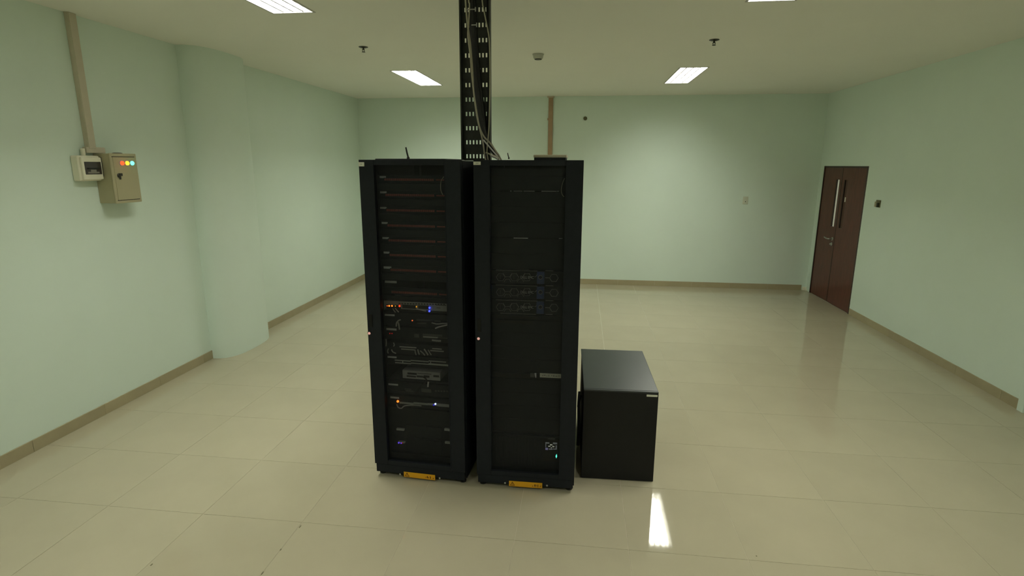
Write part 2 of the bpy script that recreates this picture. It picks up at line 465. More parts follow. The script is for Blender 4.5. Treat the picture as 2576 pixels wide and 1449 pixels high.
# ---- wall fittings
p = ony(1875, 504, YB)
t = thing('wall_socket', (p.x, YB, p.z), 0, 'small pale rectangular socket plate on the back wall', 'wall socket')
MB().box(-0.040, 0.040, -0.010, 0.0, -0.060, 0.060).build('plate', 'plate_beige', t, bevel=0.004)
MB().box(-0.024, 0.024, -0.013, -0.009, -0.042, 0.042).build('insert', 'plate_beige', t, bevel=0.002)
MB().box(-0.005, 0.005, -0.0145, -0.012, -0.026, -0.012).build('hole', 'dark_gap', t)
p = ony(1472.5, 298, YB)
t = thing('wall_hook', (p.x, YB, p.z), 0, 'small dark round hook high on the back wall', 'hook')
MB().lathe((0, 0, 0), (0, -1, 0), [(0, 0.030), (0.006, 0.030), (0.010, 0.016), (0.03, 0.012)], 18).build('rose', 'holder_brown', t, smooth=True)
MB().tube(smooth_path([(0, -0.028, 0), (0, -0.040, -0.006), (0, -0.044, -0.020), (0, -0.034, -0.028)], 4), 0.006, 8).build('hook_arm', 'holder_brown', t, smooth=True)
p = onx(2210.5, 512.5, XR)
t = thing('card_holder', (XR, p.y, p.z), 0, 'small brownish card holder on the wall beside the wooden door', 'card holder')
MB().box(-0.012, 0, -0.048, 0.048, -0.044, 0.044).build('back_plate', 'holder_brown', t, bevel=0.003)
MB().box(-0.028, -0.010, 0.010, 0.046, -0.040, 0.024).build('pocket', 'enclosure_beige', t, bevel=0.003)
MB().box(-0.034, -0.010, -0.040, -0.010, -0.042, 0.012).build('slot', 'sprinkler_dark', t, bevel=0.004)
# brown riser trunking on the back wall
q0, q1 = ony(1384.5, 233, YB), ony(1385.5, 395, YB)
t = thing('cable_trunking', ((q0.x + q1.x) / 2, YB, 1.0), 0, 'brown cable trunking running down the back wall behind the racks', 'cable trunking')
MB().box(-0.036, 0.036, -0.028, 0, 0.0, ZC - 1.0).build('base', 'trunk_brown', t, bevel=0.002)
MB().box(-0.032, 0.032, -0.034, -0.026, 0.0, ZC - 1.0 - 0.02).build('cover', 'trunk_brown', t, bevel=0.002)
MB().box(-0.056, 0.056, -0.044, 0, ZC - 1.0 - 0.022, ZC - 1.0).build('end_flange', 'trunk_cream', t, bevel=0.003)
MB().box(-0.050, -0.030, -0.030, 0, 1.66, 1.69).build('clip', 'trunk_brown', t, bevel=0.002)

# ---- breaker boxes and trunking on the left wall
EY0, EY1, EZ0, EZ1, ED = 3.965, 4.222, 1.657, 2.036, 0.142
t = thing('control_cabinet', (XL, (EY0 + EY1) / 2, EZ0), 0, 'beige metal control box with red, amber and green pilot lamps on the wall', 'control box')
hw = (EY1 - EY0) / 2; hh = EZ1 - EZ0
MB().box(0, ED - 0.012, -hw, hw, 0, hh).build('body', 'enclosure_beige', t, bevel=0.004)
MB().box(ED - 0.012, ED, -hw - 0.002, hw + 0.002, -0.002, hh + 0.002).build('front_rim', 'enclosure_beige', t, bevel=0.004)
dr = MB().box(ED - 0.004, ED + 0.004, -hw + 0.022, hw - 0.022, 0.024, hh - 0.026).build('door', 'enclosure_beige', t, bevel=0.002)
for g0 in (0.019, hh - 0.027): MB().box(ED - 0.001, ED + 0.001, -hw + 0.016, hw - 0.018, g0, g0 + 0.006).build('gap', 'dark_gap', t)
for k, (yy, mm) in enumerate(((-0.052, 'led_red'), (-0.002, 'led_amber'), (0.048, 'led_green'))):
    zz = hh - 0.072
    o = MB().lathe((ED + 0.003, yy + 0.02, zz), (1, 0, 0), [(0, 0.021), (0.006, 0.021), (0.007, 0.016)], 20).build('lamp_bezel', 'device_silver', dr, smooth=True)
    MB().lathe((ED + 0.007, yy + 0.02, zz), (1, 0, 0), [(0, 0.0165), (0.010, 0.0155), (0.016, 0.010), (0.018, 0.002)], 18).build('pilot_lamp', mm, dr, smooth=True)
MB().lathe((ED + 0.003, -0.072, hh * 0.56), (1, 0, 0), [(0, 0.018), (0.006, 0.017), (0.010, 0.012)], 16).build('lock', 'brass_black', dr, smooth=True)
MB().box(ED + 0.010, ED + 0.020, -0.078, -0.050, hh * 0.56 - 0.004, hh * 0.56 + 0.018).box(ED + 0.010, ED + 0.018, -0.080, -0.066, hh * 0.56 - 0.03, hh * 0.56 + 0.004).build('key_handle', 'brass_black', dr, bevel=0.003)
MB().lathe((ED * 0.55, 0.02, hh), (0, 0, 1), [(0, 0.035), (0.006, 0.034), (0.009, 0.022)], 20).build('cable_gland', 'brass_black', t, smooth=True)

BY0, BY1, BZ0, BZ1, BD = 3.762, 3.955, 1.832, 2.018, 0.062
t = thing('breaker_box', (XL, (BY0 + BY1) / 2, BZ0), 0, 'white plastic breaker box with smoked window beside the beige control box', 'breaker box')
hw = (BY1 - BY0) / 2; hh = BZ1 - BZ0
MB().box(0, BD, -hw, hw, 0, hh).build('body', 'plastic_white', t, bevel=0.010, seg=3)
MB().box(BD - 0.004, BD + 0.016, -hw + 0.016, hw - 0.002, 0.010, hh - 0.012).build('cover', 'plastic_white', t, bevel=0.006)
wn = MB().box(BD + 0.012, BD + 0.019, -hw + 0.034, hw - 0.014, 0.048, hh - 0.045).build('window', 'smoked', t, bevel=0.003)
MB().box(BD + 0.017, BD + 0.021, -0.046, 0.056, 0.056, 0.068).box(BD + 0.017, BD + 0.022, -0.020, 0.030, 0.068, 0.084).build('breaker_row', 'breaker_grey', wn)
MB().box(BD + 0.018, BD + 0.026, -0.044, 0.058, 0.088, 0.096).build('breaker_toggle', 'port_black', wn)
MB().box(0.012, BD + 0.010, hw, hw + 0.008, 0.03, hh - 0.01).build('side_latch', 'port_black', t, bevel=0.003)

t = thing('cable_trunking', (XL, 3.935, EZ1 + 0.02), 0, 'cream vertical cable trunking rising from the breaker boxes to the ceiling', 'cable trunking')
z0 = EZ1 + 0.02
MB().box(0, 0.034, -0.032, 0.032, 0.012, ZC - z0).build('riser_base', 'trunk_cream', t, bevel=0.002)
MB().box(0.030, 0.040, -0.030, 0.030, 0.014, ZC - z0 - 0.002).build('riser_cover', 'trunk_cream', t, bevel=0.002)
MB().box(0.0, 0.036, -0.055, 0.115, -0.018, 0.026).build('cross_piece', 'trunk_cream', t, bevel=0.003)
MB().tube([(0.024, -0.078, -0.05), (0.024, -0.078, 0.014)], 0.015, 12).build('conduit_stub', 'plastic_white', t, smooth=True)

# ================================================================== RACKS
RACK_Z0, RACK_H = 0.029, 1.988
class Rack: pass
def make_rack(x, y, rz, depth, label):
    k = Rack(); k.o = Vector((x, y, 0)); k.rz = rz; k.d = depth
    c, s = math.cos(rz), math.sin(rz)
    k.ex = Vector((c, s, 0)); k.ey = Vector((-s, c, 0))
    k.world = lambda u, v, z: k.o + k.ex * u + k.ey * v + Vector((0, 0, z))
    def loc(px, py, v):
        d = ray(px, py); n = k.ey; P = k.o + k.ey * v
        t_ = (P - EYE).dot(n) / d.dot(n); q = EYE + d * t_
        return (q - k.o).dot(k.ex), q.z
    k.loc = loc
    t = k.t = thing('server_rack', (x, y, 0), rz, label, 'server rack')
    W_, D_, Z0, Z1 = 0.600, depth, RACK_Z0, RACK_H
    # carcass
    for sx in (0.0, W_ - 0.002):
        MB().box(sx, sx + 0.002, 0.052, D_ - 0.03, Z0 + 0.01, Z1 - 0.02).build('side_panel', 'rack_black', t)
    for sx in (0.004, W_ - 0.044):
        for sy in (0.050, D_ - 0.07):
            MB().box(sx, sx + 0.040, sy, sy + 0.040, Z0, Z1 - 0.02).build('post', 'rack_black', t)
    for sx in (0.050, W_ - 0.078):
        rl = MB().box(sx, sx + 0.028, 0.098, 0.102, Z0 + 0.07, Z1 - 0.06).build('mounting_rail', 'rack_black', t)
        hm = MB()
        zz = Z0 + 0.09
        while zz < Z1 - 0.08:
            hm.box(sx + 0.010, sx + 0.018, 0.0972, 0.099, zz, zz + 0.008); zz += 0.01481
        hm.build('rail_hole', 'port_black', rl)['kind'] = 'stuff'
    MB().box(0, W_, 0.050, D_, Z0, Z0 + 0.05).build('base_frame', 'rack_black', t)
    MB().box(0, W_, 0.045, D_, Z1 - 0.030, Z1 - 0.004).build('roof', 'rack_black', t, bevel=0.003)
    MB().box(0, W_, D_ - 0.03, D_ - 0.004, Z0 + 0.05, Z1 - 0.03).build('rear_door', 'rack_dark', t)
    # plinth strip under the door
    MB().box(0.006, W_ - 0.006, 0.012, 0.050, Z0 + 0.001, Z0 + 0.056).build('plinth', 'rack_black', t, bevel=0.003)
    # front door: frame, perforated sheet
    zb, zt = Z0 + 0.060, Z1
    sl, sr, st, sb = 0.090, 0.094, 0.030, 0.030
    fr = MB().box(0, sl, 0.006, 0.044, zb, zt).box(W_ - sr, W_, 0.006, 0.044, zb, zt)
    fr.box(sl, W_ - sr, 0.006, 0.044, zt - st, zt).box(sl, W_ - sr, 0.006, 0.044, zb, zb + sb)
    df = fr.build('door_frame', 'rack_black', t, bevel=0.002)
    # thin raised lips along the inner edges of the stiles
    for lx in (sl - 0.004, W_ - sr):
        MB().box(lx, lx + 0.004, 0.003, 0.010, zb + 0.02, zt - 0.025).build('door_lip', 'rack_black', df)
    MB().quad((sl, 0.024, zb + sb), (W_ - sr, 0.024, zb + sb), (W_ - sr, 0.024, zt - st), (sl, 0.024, zt - st)).build('perforated_sheet', 'perforated_black', df)
    return k
def sub_rect(k, x0, x1, z0, z1, v0, v1, name, m, parent, bevel=0.0):
    return MB().box(x0, x1, v0, v1, z0, z1).build(name, m, parent, bevel=bevel)

LRK = make_rack(-1.264, 3.108, R(-4.0), 0.94, 'tall black server rack of patch panels, tangled patch cords and coloured lights')
RRK = make_rack(-0.592, 3.066, R(0.1), 1.00, 'tall black server rack with honeycomb-fronted servers and blue tags, nearer the low cabinet')

def rack_trim(k, label_px, warn_px, btn_px, screws, casters, feet, marks):
    t = k.t
    (x0, y0, x1, y1) = label_px
    u0, za = k.loc(x0, y0, 0.0); u1, zb_ = k.loc(x1, y1, 0.0)
    o = MB().box(max(u0, 0.001), u1, -0.0005, 0.006, zb_, za).build('name_label', 'label_white', t, bevel=0.0015)
    o['label'] = 'small white label plate'
    MB().box(max(u0, 0.001) + (u1 - u0) * 0.3, u1 - (u1 - u0) * 0.25, -0.0012, -0.0004, (za + zb_) / 2 - 0.0018, (za + zb_) / 2 + 0.0018).build('print', 'print_grey', o)
    (x0, y0, x1, y1) = warn_px           # px of left-top and right-bottom on the plinth face
    u0, za = k.loc(x0, y0, 0.012); u1, zb_ = k.loc(x1, y1, 0.012)
    hgt = 0.036; zc_ = (za + zb_) / 2
    wl = MB().box(u0, u1, 0.0095, 0.0125, zc_ - hgt / 2, zc_ + hgt / 2).build('warning_label', 'warning_yellow', t, bevel=0.001)
    wl['label'] = 'orange-yellow warning label'
    wd = u1 - u0
    f3 = lambda u, v, d: (u, d, v)
    tri = MB()
    cxm, czm = u0 + wd * 0.105, zc_ - 0.010
    for (a, b) in (((-0.013, 0), (0.013, 0)), ((0.013, 0), (0, 0.023)), ((0, 0.023), (-0.013, 0))):
        tri.tube([(cxm + a[0], 0.0090, czm + a[1]), (cxm + b[0], 0.0090, czm + b[1])], 0.0016, 6)
    tri.box(cxm - 0.0012, cxm + 0.0012, 0.0085, 0.0095, czm + 0.007, czm + 0.016).box(cxm - 0.0012, cxm + 0.0012, 0.0085, 0.0095, czm + 0.003, czm + 0.0052)
    tri.build('warning_triangle', 'ink_brown', wl)
    mk = MB()
    for (a, b, h0, h1) in marks:
        mk.box(u0 + wd * a, u0 + wd * b, 0.0085, 0.0096, zc_ + h0, zc_ + h1)
    mk.build('warning_text', 'ink_brown', wl)
    for (px, py) in screws:
        u, z = k.loc(px, py, 0.012)
        MB().lathe((u, 0.0125, z), (0, -1, 0), [(0, 0.0062), (0.003, 0.0060), (0.0045, 0.003)], 14).build('screw', 'steel', t, smooth=True)
    u, z = k.loc(btn_px[0], btn_px[1], 0.006)
    MB().lathe((u, 0.0065, z), (0, -1, 0), [(0, 0.012), (0.003, 0.012), (0.004, 0.009)], 18).build('lock_ring', 'rack_dark', t, smooth=True)
    MB().lathe((u, 0.003, z), (0, -1, 0), [(0, 0.0085), (0.004, 0.0075), (0.006, 0.003)], 16).build('lock_button', 'button_lit', t, smooth=True)
    # recessed swing handle above the button
    uh = max(u, 0.024)
    MB().box(uh - 0.011, uh + 0.011, 0.002, 0.007, z + 0.040, z + 0.120).build('swing_handle', 'rack_dark', t, bevel=0.005)
    # levelling feet and castors
    for fx in (0.030, 0.570):
        for fy in (0.060, k.d - 0.06):
            ft = MB().lathe((fx, fy, 0.0), (0, 0, 1), [(0, 0.020), (0.010, 0.021), (0.016, 0.012)], 18).build('levelling_foot', 'rubber', t, smooth=True)
            MB().lathe((fx, fy, 0.014), (0, 0, 1), [(0, 0.006), (RACK_Z0, 0.006)], 10).build('stud', 'steel', ft, smooth=True)
    for fx in (0.105, 0.500):
        for fy in (0.085, k.d - 0.09):
            cs = MB().lathe((fx - 0.011, fy, 0.016), (1, 0, 0), [(0, 0.012), (0.002, 0.0155), (0.020, 0.0155), (0.022, 0.012)], 18).build('castor_wheel', 'rubber', t, smooth=True)
            MB().box(fx - 0.016, fx + 0.016, fy - 0.018, fy + 0.012, 0.018, RACK_Z0 + 0.001).build('castor_fork', 'steel', cs, bevel=0.003)

rack_trim(LRK, (897, 408, 916, 418.5), (1016, 1187.5, 1095, 1206.5), (929.5, 838), [(1006.5, 1192.5), (1106, 1202.5)], None, None,
          [(0.155, 0.18, -0.012, -0.007), (0.70, 0.72, -0.006, -0.001), (0.745, 0.775, -0.008, 0.006), (0.775, 0.80, -0.008, -0.003), (0.84, 0.865, -0.010, 0.006), (0.93, 0.955, -0.010, -0.002)])
rack_trim(RRK, (1188.5, 406.5, 1209, 415), (1280.5, 1210.5, 1364, 1227), (1204, 851.5), [(1270.5, 1215), (1376, 1221.5)], None, None,
          [(0.70, 0.735, -0.008, -0.004), (0.765, 0.80, -0.009, 0.006), (0.82, 0.835, -0.008, 0.004), (0.86, 0.88, -0.010, 0.006), (0.93, 0.96, -0.008, -0.004), (0.948, 0.96, -0.008, 0.004)])
# roof details
t = LRK.t
MB().box(0.500, 0.598, 0.03, 0.10, RACK_H - 0.004, RACK_H + 0.0005).build('roof_edge_strip', 'device_silver', t)
MB().box(0.09, 0.51, 0.03, 0.40, RACK_H - 0.004, RACK_H + 0.006).build('roof_fan_cover', 'rack_black', t, bevel=0.003)
t = RRK.t
MB().box(0.325, 0.500, 0.10, 0.42, RACK_H - 0.004, RACK_H + 0.014).build('roof_cable_inlet', 'rack_black', t, bevel=0.003)
MB().box(0.320, 0.505, 0.12, 0.40, RACK_H + 0.014, RACK_H + 0.030).build('roof_inlet_cover', 'trunk_cream', t, bevel=0.003)

# ------------------------------------------------------------------ rack equipment
FV = 0.097      # front plane of the mounting rails
GPP = 'patch panels in the cabling rack'
def unit_root(k, name, z, label, cat, group=None):
    p_ = k.world(0.30, FV, z)
    return thing(name, p_, k.rz, label, cat, group)
def L(k, u, v, z, z0):     # rack-local -> unit-local
    return (u - 0.30, v - FV, z - z0)
class Unit:
    """thing with rack-local drawing helpers"""
    def __init__(s, k, name, z0, label, cat, group=None):
        s.k = k; s.z0 = z0; s.t = unit_root(k, name, z0, label, cat, group)
    def box(s, name, m, u0, u1, z0, z1, v0, v1, parent=None, bevel=0.0):
        return MB().box(u0 - 0.30, u1 - 0.30, v0 - FV, v1 - FV, z0 - s.z0, z1 - s.z0).build(name, m, parent or s.t, bevel=bevel)
    def px(s, name, m, r, v0, v1, parent=None, bevel=0.0, ref=None):
        """box whose face at depth v0 covers the pixel rectangle r"""
        x0, y0, x1, y1 = r
        ym, xm = (y0 + y1) / 2, (x0 + x1) / 2
        u0, _ = s.k.loc(x0, ym, v0); u1, _ = s.k.loc(x1, ym, v0)
        _, za = s.k.loc(xm, y0, v0); _, zb_ = s.k.loc(xm, y1, v0)
        return s.box(name, m, u0, u1, zb_, za, v0, v1, parent, bevel)
    def led(s, name, m, px, py, r=0.004, v=None, parent=None):
        v = FV - 0.004 if v is None else v
        u, z = s.k.loc(px, py, v)
        return MB().lathe((u - 0.30, v - FV, z - s.z0), (0, -1, 0), [(-0.004, r), (0, r), (r * 0.6, r * 0.7), (r * 0.9, r * 0.15)], 12).build(name, m, parent or s.t, smooth=True)
    def marks(s, name, m, pts, v, parent=None):
        mb_ = MB()
        for (x0, y0, x1, y1) in pts:
            u0, _ = s.k.loc(x0, (y0 + y1) / 2, v); u1, _ = s.k.loc(x1, (y0 + y1) / 2, v)
            _, za = s.k.loc((x0 + x1) / 2, y0, v); _, zb_ = s.k.loc((x0 + x1) / 2, y1, v)
            mb_.box(u0 - 0.30, u1 - 0.30, v - FV, v - FV + 0.004, zb_ - s.z0, za - s.z0)
        return mb_.build(name, m, parent or s.t)
def zpx(k, px, py): return k.loc(px, py, FV)[1]

ORD = ['topmost', 'second', 'third', 'fourth', 'fifth', 'sixth', 'seventh', 'eighth']
strip_y = [452, 491, 529.5, 568, 605.5, 642.5, 680, 736]
tabs = [(955, 443, 970.5, 448), (956, 481.5, 972, 486.5), (956, 520.5, 972, 525.5), (960, 558.5, 975, 563.5), (962, 596.5, 978, 601.5), (965, 633, 979.5, 638), (965, 670.5, 984, 676), (968, 706.5, 997.5, 712)]
for i, ysy in enumerate(strip_y):
    z = zpx(LRK, 1035, ysy)
    U = Unit(LRK, 'patch_bay', z, ('%s black patch panel with a reddish port row in the cabling rack' % ORD[i]) if i == 0 else ('%s black patch panel from the top with reddish port row, cabling rack' % ORD[i]), 'patch panel', GPP)
    top = z + 0.026
    U.box('face_plate', 'panel_black', 0.060, 0.540, z - 0.0185, top, FV - 0.003, FV - 0.0003, bevel=0.0008)
    U.box('rear_housing', 'panel_black', 0.082, 0.518, z - 0.016, top - 0.003, FV - 0.0003, FV + 0.03)
    a = (968 + 2.6 * i if i < 7 else 986); b = 1092 + 0.9 * i if i < 7 else 1100
    u0, _ = LRK.loc(a, ysy, FV - 0.006); u1, _ = LRK.loc(b, ysy + 1.5, FV - 0.006)
    bar = U.box('port_bar', 'panel_black', u0 - 0.006, 0.515, z - 0.010, z + 0.010, FV - 0.008, FV - 0.002, bevel=0.001)
    pm = MB(); n = 24
    for q in range(n):
        c0 = u0 + (u1 - u0) * q / n + (q // 6) * 0.0006
        wq = (u1 - u0) / n * 0.80
        pm.box(c0 - 0.30, c0 + wq - 0.30, -0.0115, -0.006, -0.0065, 0.0065)
    pm.build('port_row', 'red_ports', bar)['kind'] = 'stuff'
    U.box('port_row_end', 'red_ports', u1 + 0.012, 0.505, z - 0.004, z + 0.004, FV - 0.0105, FV - 0.006, bar)
    tb = U.px('label_tab', 'tab_grey', tabs[i], FV - 0.006, FV - 0.002)
    tb['label'] = 'pale label tab'
    # cable manager below
    zb0 = z - 0.0205; zb1 = z - (0.0615 if i < 7 else 0.045)
    C = Unit(LRK, 'cable_manager', (zb0 + zb1) / 2, '%s black blank cable manager, just under the %s patch panel' % (('topmost', 'topmost') if i == 0 else (ORD[i], ORD[i])), 'cable manager', 'cable managers in the cabling rack')
    C.box('cover', 'panel_black', 0.075, 0.525, zb1, zb0, FV - 0.020, FV - 0.004, bevel=0.003)
    C.box('duct', 'panel_black', 0.060, 0.540, zb1 + 0.003, zb0 - 0.003, FV - 0.006, FV - 0.0003)

# switch with light grey front
z = zpx(LRK, 1045, 772)
U = Unit(LRK, 'network_switch', z, 'light grey network switch with orange, red and blue lights in the cabling rack', 'network switch')
ch = U.px('front_panel', 'device_grey', (966, 760, 1130, 784), FV - 0.004, FV - 0.0003, bevel=0.001)
U.box('chassis', 'device_grey', 0.082, 0.518, zpx(LRK, 1045, 784), zpx(LRK, 1045, 760), FV - 0.0003, FV + 0.25)
U.marks('vent_slots', 'port_black', [(1003 + 7 * q, 762.5 + 0.14 * q, 1007 + 7 * q, 765 + 0.14 * q) for q in range(17)], FV - 0.0055)
U.px('port_block', 'port_black', (972, 767, 1008, 777), FV - 0.008, FV - 0.003)
U.px('port_block', 'port_black', (1012, 767.5, 1046, 776), FV - 0.008, FV - 0.003)
U.px('port_block', 'port_black', (1052, 769, 1078, 777), FV - 0.008, FV - 0.003)
U.marks('module_text', 'device_mid', [(1096, 766.5, 1122, 769), (1098, 774, 1108, 775.5)], FV - 0.0055)
U.px('lower_shadow_gap', 'port_black', (968, 780, 1130, 785), FV - 0.0075, FV - 0.003)
for (px, py, m_, r_) in ((974, 769.5, 'led_orange_dim', .004), (979, 769.5, 'led_orange', .0055), (986, 769.5, 'led_orange', .0055), (994.5, 770, 'led_amber', .0025), (1005, 770, 'led_red', .0062), (1047, 772, 'led_amber', .0025), (1080, 774.5, 'led_blue', .0055), (1080, 783, 'led_blue', .006)):
    U.led('indicator_led', m_, px, py, r_, FV - 0.009)
# black shelves / switches with cords
def dark_unit(py0, py1, label, tab, cat='network switch', name='network_switch', face='panel_black'):
    vv = FV - (0.02 if name == 'rack_server' else 0.006)
    zt, zb_ = LRK.loc(1045, py0, vv)[1], LRK.loc(1045, py1, vv)[1]
    U = Unit(LRK, name, (zt + zb_) / 2, label, cat)
    U.box('front_panel', face, 0.060, 0.540, zb_, zt, FV - 0.003, FV - 0.0003, bevel=0.0008)
    if name != 'blanking_panel': U.box('chassis', face, 0.082, 0.518, zb_ + 0.001, zt - 0.001, FV - 0.0003, FV + 0.22)
    if tab:
        tb = U.px('label_tab', 'tab_grey', tab, FV - 0.0065, FV - 0.002); tb['label'] = 'pale label tab'
    return U
U = dark_unit(789, 822, 'black switch with one orange light under the light grey switch', (968, 790.5, 992, 795))
U.led('indicator_led', 'led_orange_dim', 1037, 806.5, .0042, FV - 0.006)
U.px('port_block', 'device_mid', (1048, 804, 1108, 809), FV - 0.007, FV - 0.003)
U.px('port_block', 'device_mid', (1049, 812, 1072, 815), FV - 0.007, FV - 0.003)
U = dark_unit(825, 858, 'black switch with two small red lights and a grey port block', (972, 826, 997, 831))
for px in (980.5, 986): U.led('indicator_led', 'led_red_dim', px, 839, .0032, FV - 0.006)
U.px('port_block', 'device_mid', (1042, 840, 1054, 849), FV - 0.008, FV - 0.003)
U.px('port_block', 'device_mid', (1063, 841, 1112, 846), FV - 0.008, FV - 0.003)
U.px('port_edge', 'device_grey', (1064, 847, 1101, 850), FV - 0.009, FV - 0.003)
U.px('port_edge', 'device_mid', (1101, 849.5, 1126, 851.5), FV - 0.009, FV - 0.003)
U = dark_unit(866, 894, 'black patch panel with pale edge lines and dangling white plugs', None, 'patch panel', 'patch_bay')
U.marks('edge_line', 'cord_grey', [(1005, 872.3, 1047, 875), (1009, 878.3, 1045, 880.5), (1087, 876.6, 1111, 878.8), (1082, 881.8, 1116, 884.5)], FV - 0.007)
U = dark_unit(896.5, 921, 'black patch panel framed by two pale horizontal lines', (975, 896.5, 997, 900.5), 'patch panel', 'patch_bay')
U.marks('edge_line', 'device_grey', [(993, 906.2, 1033, 908.6), (1033, 907.2, 1078, 909.6), (1078, 908.4, 1122, 910.8), (994, 912.6, 1034, 914.8), (1034, 914, 1078, 916.2), (1078, 915.6, 1128, 919.6)], FV - 0.007)
for px in (1013, 1083): U.px('divider', 'cord_grey', (px - 1, 908, px + 1, 914), FV - 0.007, FV - 0.003)
# small silver router on a shelf
z = zpx(LRK, 1060, 956)
SH = Unit(LRK, 'rack_shelf', z, 'thin black rack shelf carrying the small silver router', 'shelf')
SH.box('tray', 'panel_black', 0.082, 0.518, z - 0.004, z - 0.0005, FV - 0.0003, FV + 0.25)
SH.box('front_lip', 'panel_black', 0.060, 0.540, z - 0.012, z - 0.0005, FV - 0.008, FV - 0.0003)
U = Unit(LRK, 'router', z, 'small silver router with black ports on the rack shelf', 'router')
U.px('case', 'device_silver', (1012.5, 934.5, 1107.5, 955), FV - 0.004, FV + 0.16, bevel=0.003)
U.marks('port_block', 'port_black', [(1025, 938, 1048, 942.5), (1023, 945, 1046, 949), (1048, 945.5, 1064, 949.5), (1066, 945, 1080, 950), (1090, 944.5, 1104, 949)], FV - 0.006)
U.marks('case_groove', 'device_mid', [(1050, 939.5, 1085, 941)], FV - 0.006)
U = dark_unit(964, 994, 'black switch with small dark ports under the silver router shelf', (977, 965.5, 1001, 969.5))
U.px('port_block', 'device_mid', (1060, 978.5, 1084.5, 987), FV - 0.009, FV - 0.003)
U.marks('port_row', 'device_mid', [(1094 + 7 * q, 981.5 + .2 * q, 1099 + 7 * q, 985.5 + .2 * q) for q in range(5)] + [(1018, 978, 1034, 980), (1018, 982.5, 1040, 984.5)], FV - 0.007)
z = zpx(LRK, 1065, 1014)
U = Unit(LRK, 'network_switch', z, 'slim switch with pale lower edge, one orange and one blue-white light', 'network switch')
U.box('front_panel', 'panel_black', 0.060, 0.540, zpx(LRK, 1065, 1027), zpx(LRK, 1065, 1000), FV - 0.003, FV - 0.0003, bevel=0.0008)
U.box('chassis', 'panel_black', 0.082, 0.518, zpx(LRK, 1065, 1026), zpx(LRK, 1065, 1001), FV - 0.0003, FV + 0.22)
U.px('label_tab', 'tab_grey', (982, 998.5, 1003.5, 1002.5), FV - 0.0065, FV - 0.002)['label'] = 'pale label tab'
U.marks('face_strip', 'device_grey', [(1005, 1012.3, 1040, 1016.5), (1040, 1013.2, 1076, 1018), (1076, 1015, 1100, 1020), (1100, 1016.5, 1131.5, 1023.5)], FV - 0.007)
U.led('indicator_led', 'led_orange', 1000.5, 1010, .0078, FV - 0.008)
U.led('indicator_led', 'led_white_blue', 1095, 1016.5, .0055, FV - 0.009)
U.led('indicator_led', 'led_blue_dim', 1091, 1019, .0055, FV - 0.008)
# two storage servers low in the rack
for (y0, y1, lab, hl, hr) in ((1070, 1103, 'upper black rack server with a grey handle at each end, low in the cabling rack', (997, 1078.5, 1016, 1083.5), (1117.5, 1079, 1133.5, 1084.5)),
                              (1104, 1142, 'lower black rack server with a violet light at one handle', (1002, 1111, 1018, 1115), (1119, 1112, 1134.5, 1117))):
    U = dark_unit(y0, y1, lab, None, 'server', 'rack_server')
    U.px('bezel', 'panel_black', (1022, y0 + 3, 1112, y1 - 4), FV - 0.012, FV - 0.003, bevel=0.003)
    U.px('handle', 'device_grey', hl, FV - 0.018, FV - 0.003, bevel=0.002)
    U.px('handle', 'device_grey', hr, FV - 0.018, FV - 0.003, bevel=0.002)
    if y0 > 1100:
        U.led('indicator_led', 'led_purple', 1003, 1114, .006, FV - 0.020)
        U.led('indicator_led', 'led_purple', 1009, 1115, .0045, FV - 0.020)
        U.led('indicator_led', 'led_red_dim', 1012, 1114.5, .003, FV - 0.020)
for (y0, y1, lab) in ((1029, 1068, 'wide black blanking panel above the pair of black rack servers'), (1143.5, 1156, 'wide black blanking panel at the foot of the cabling rack')):
    U = dark_unit(y0, y1, lab, None, 'blanking panel', 'blanking_panel')

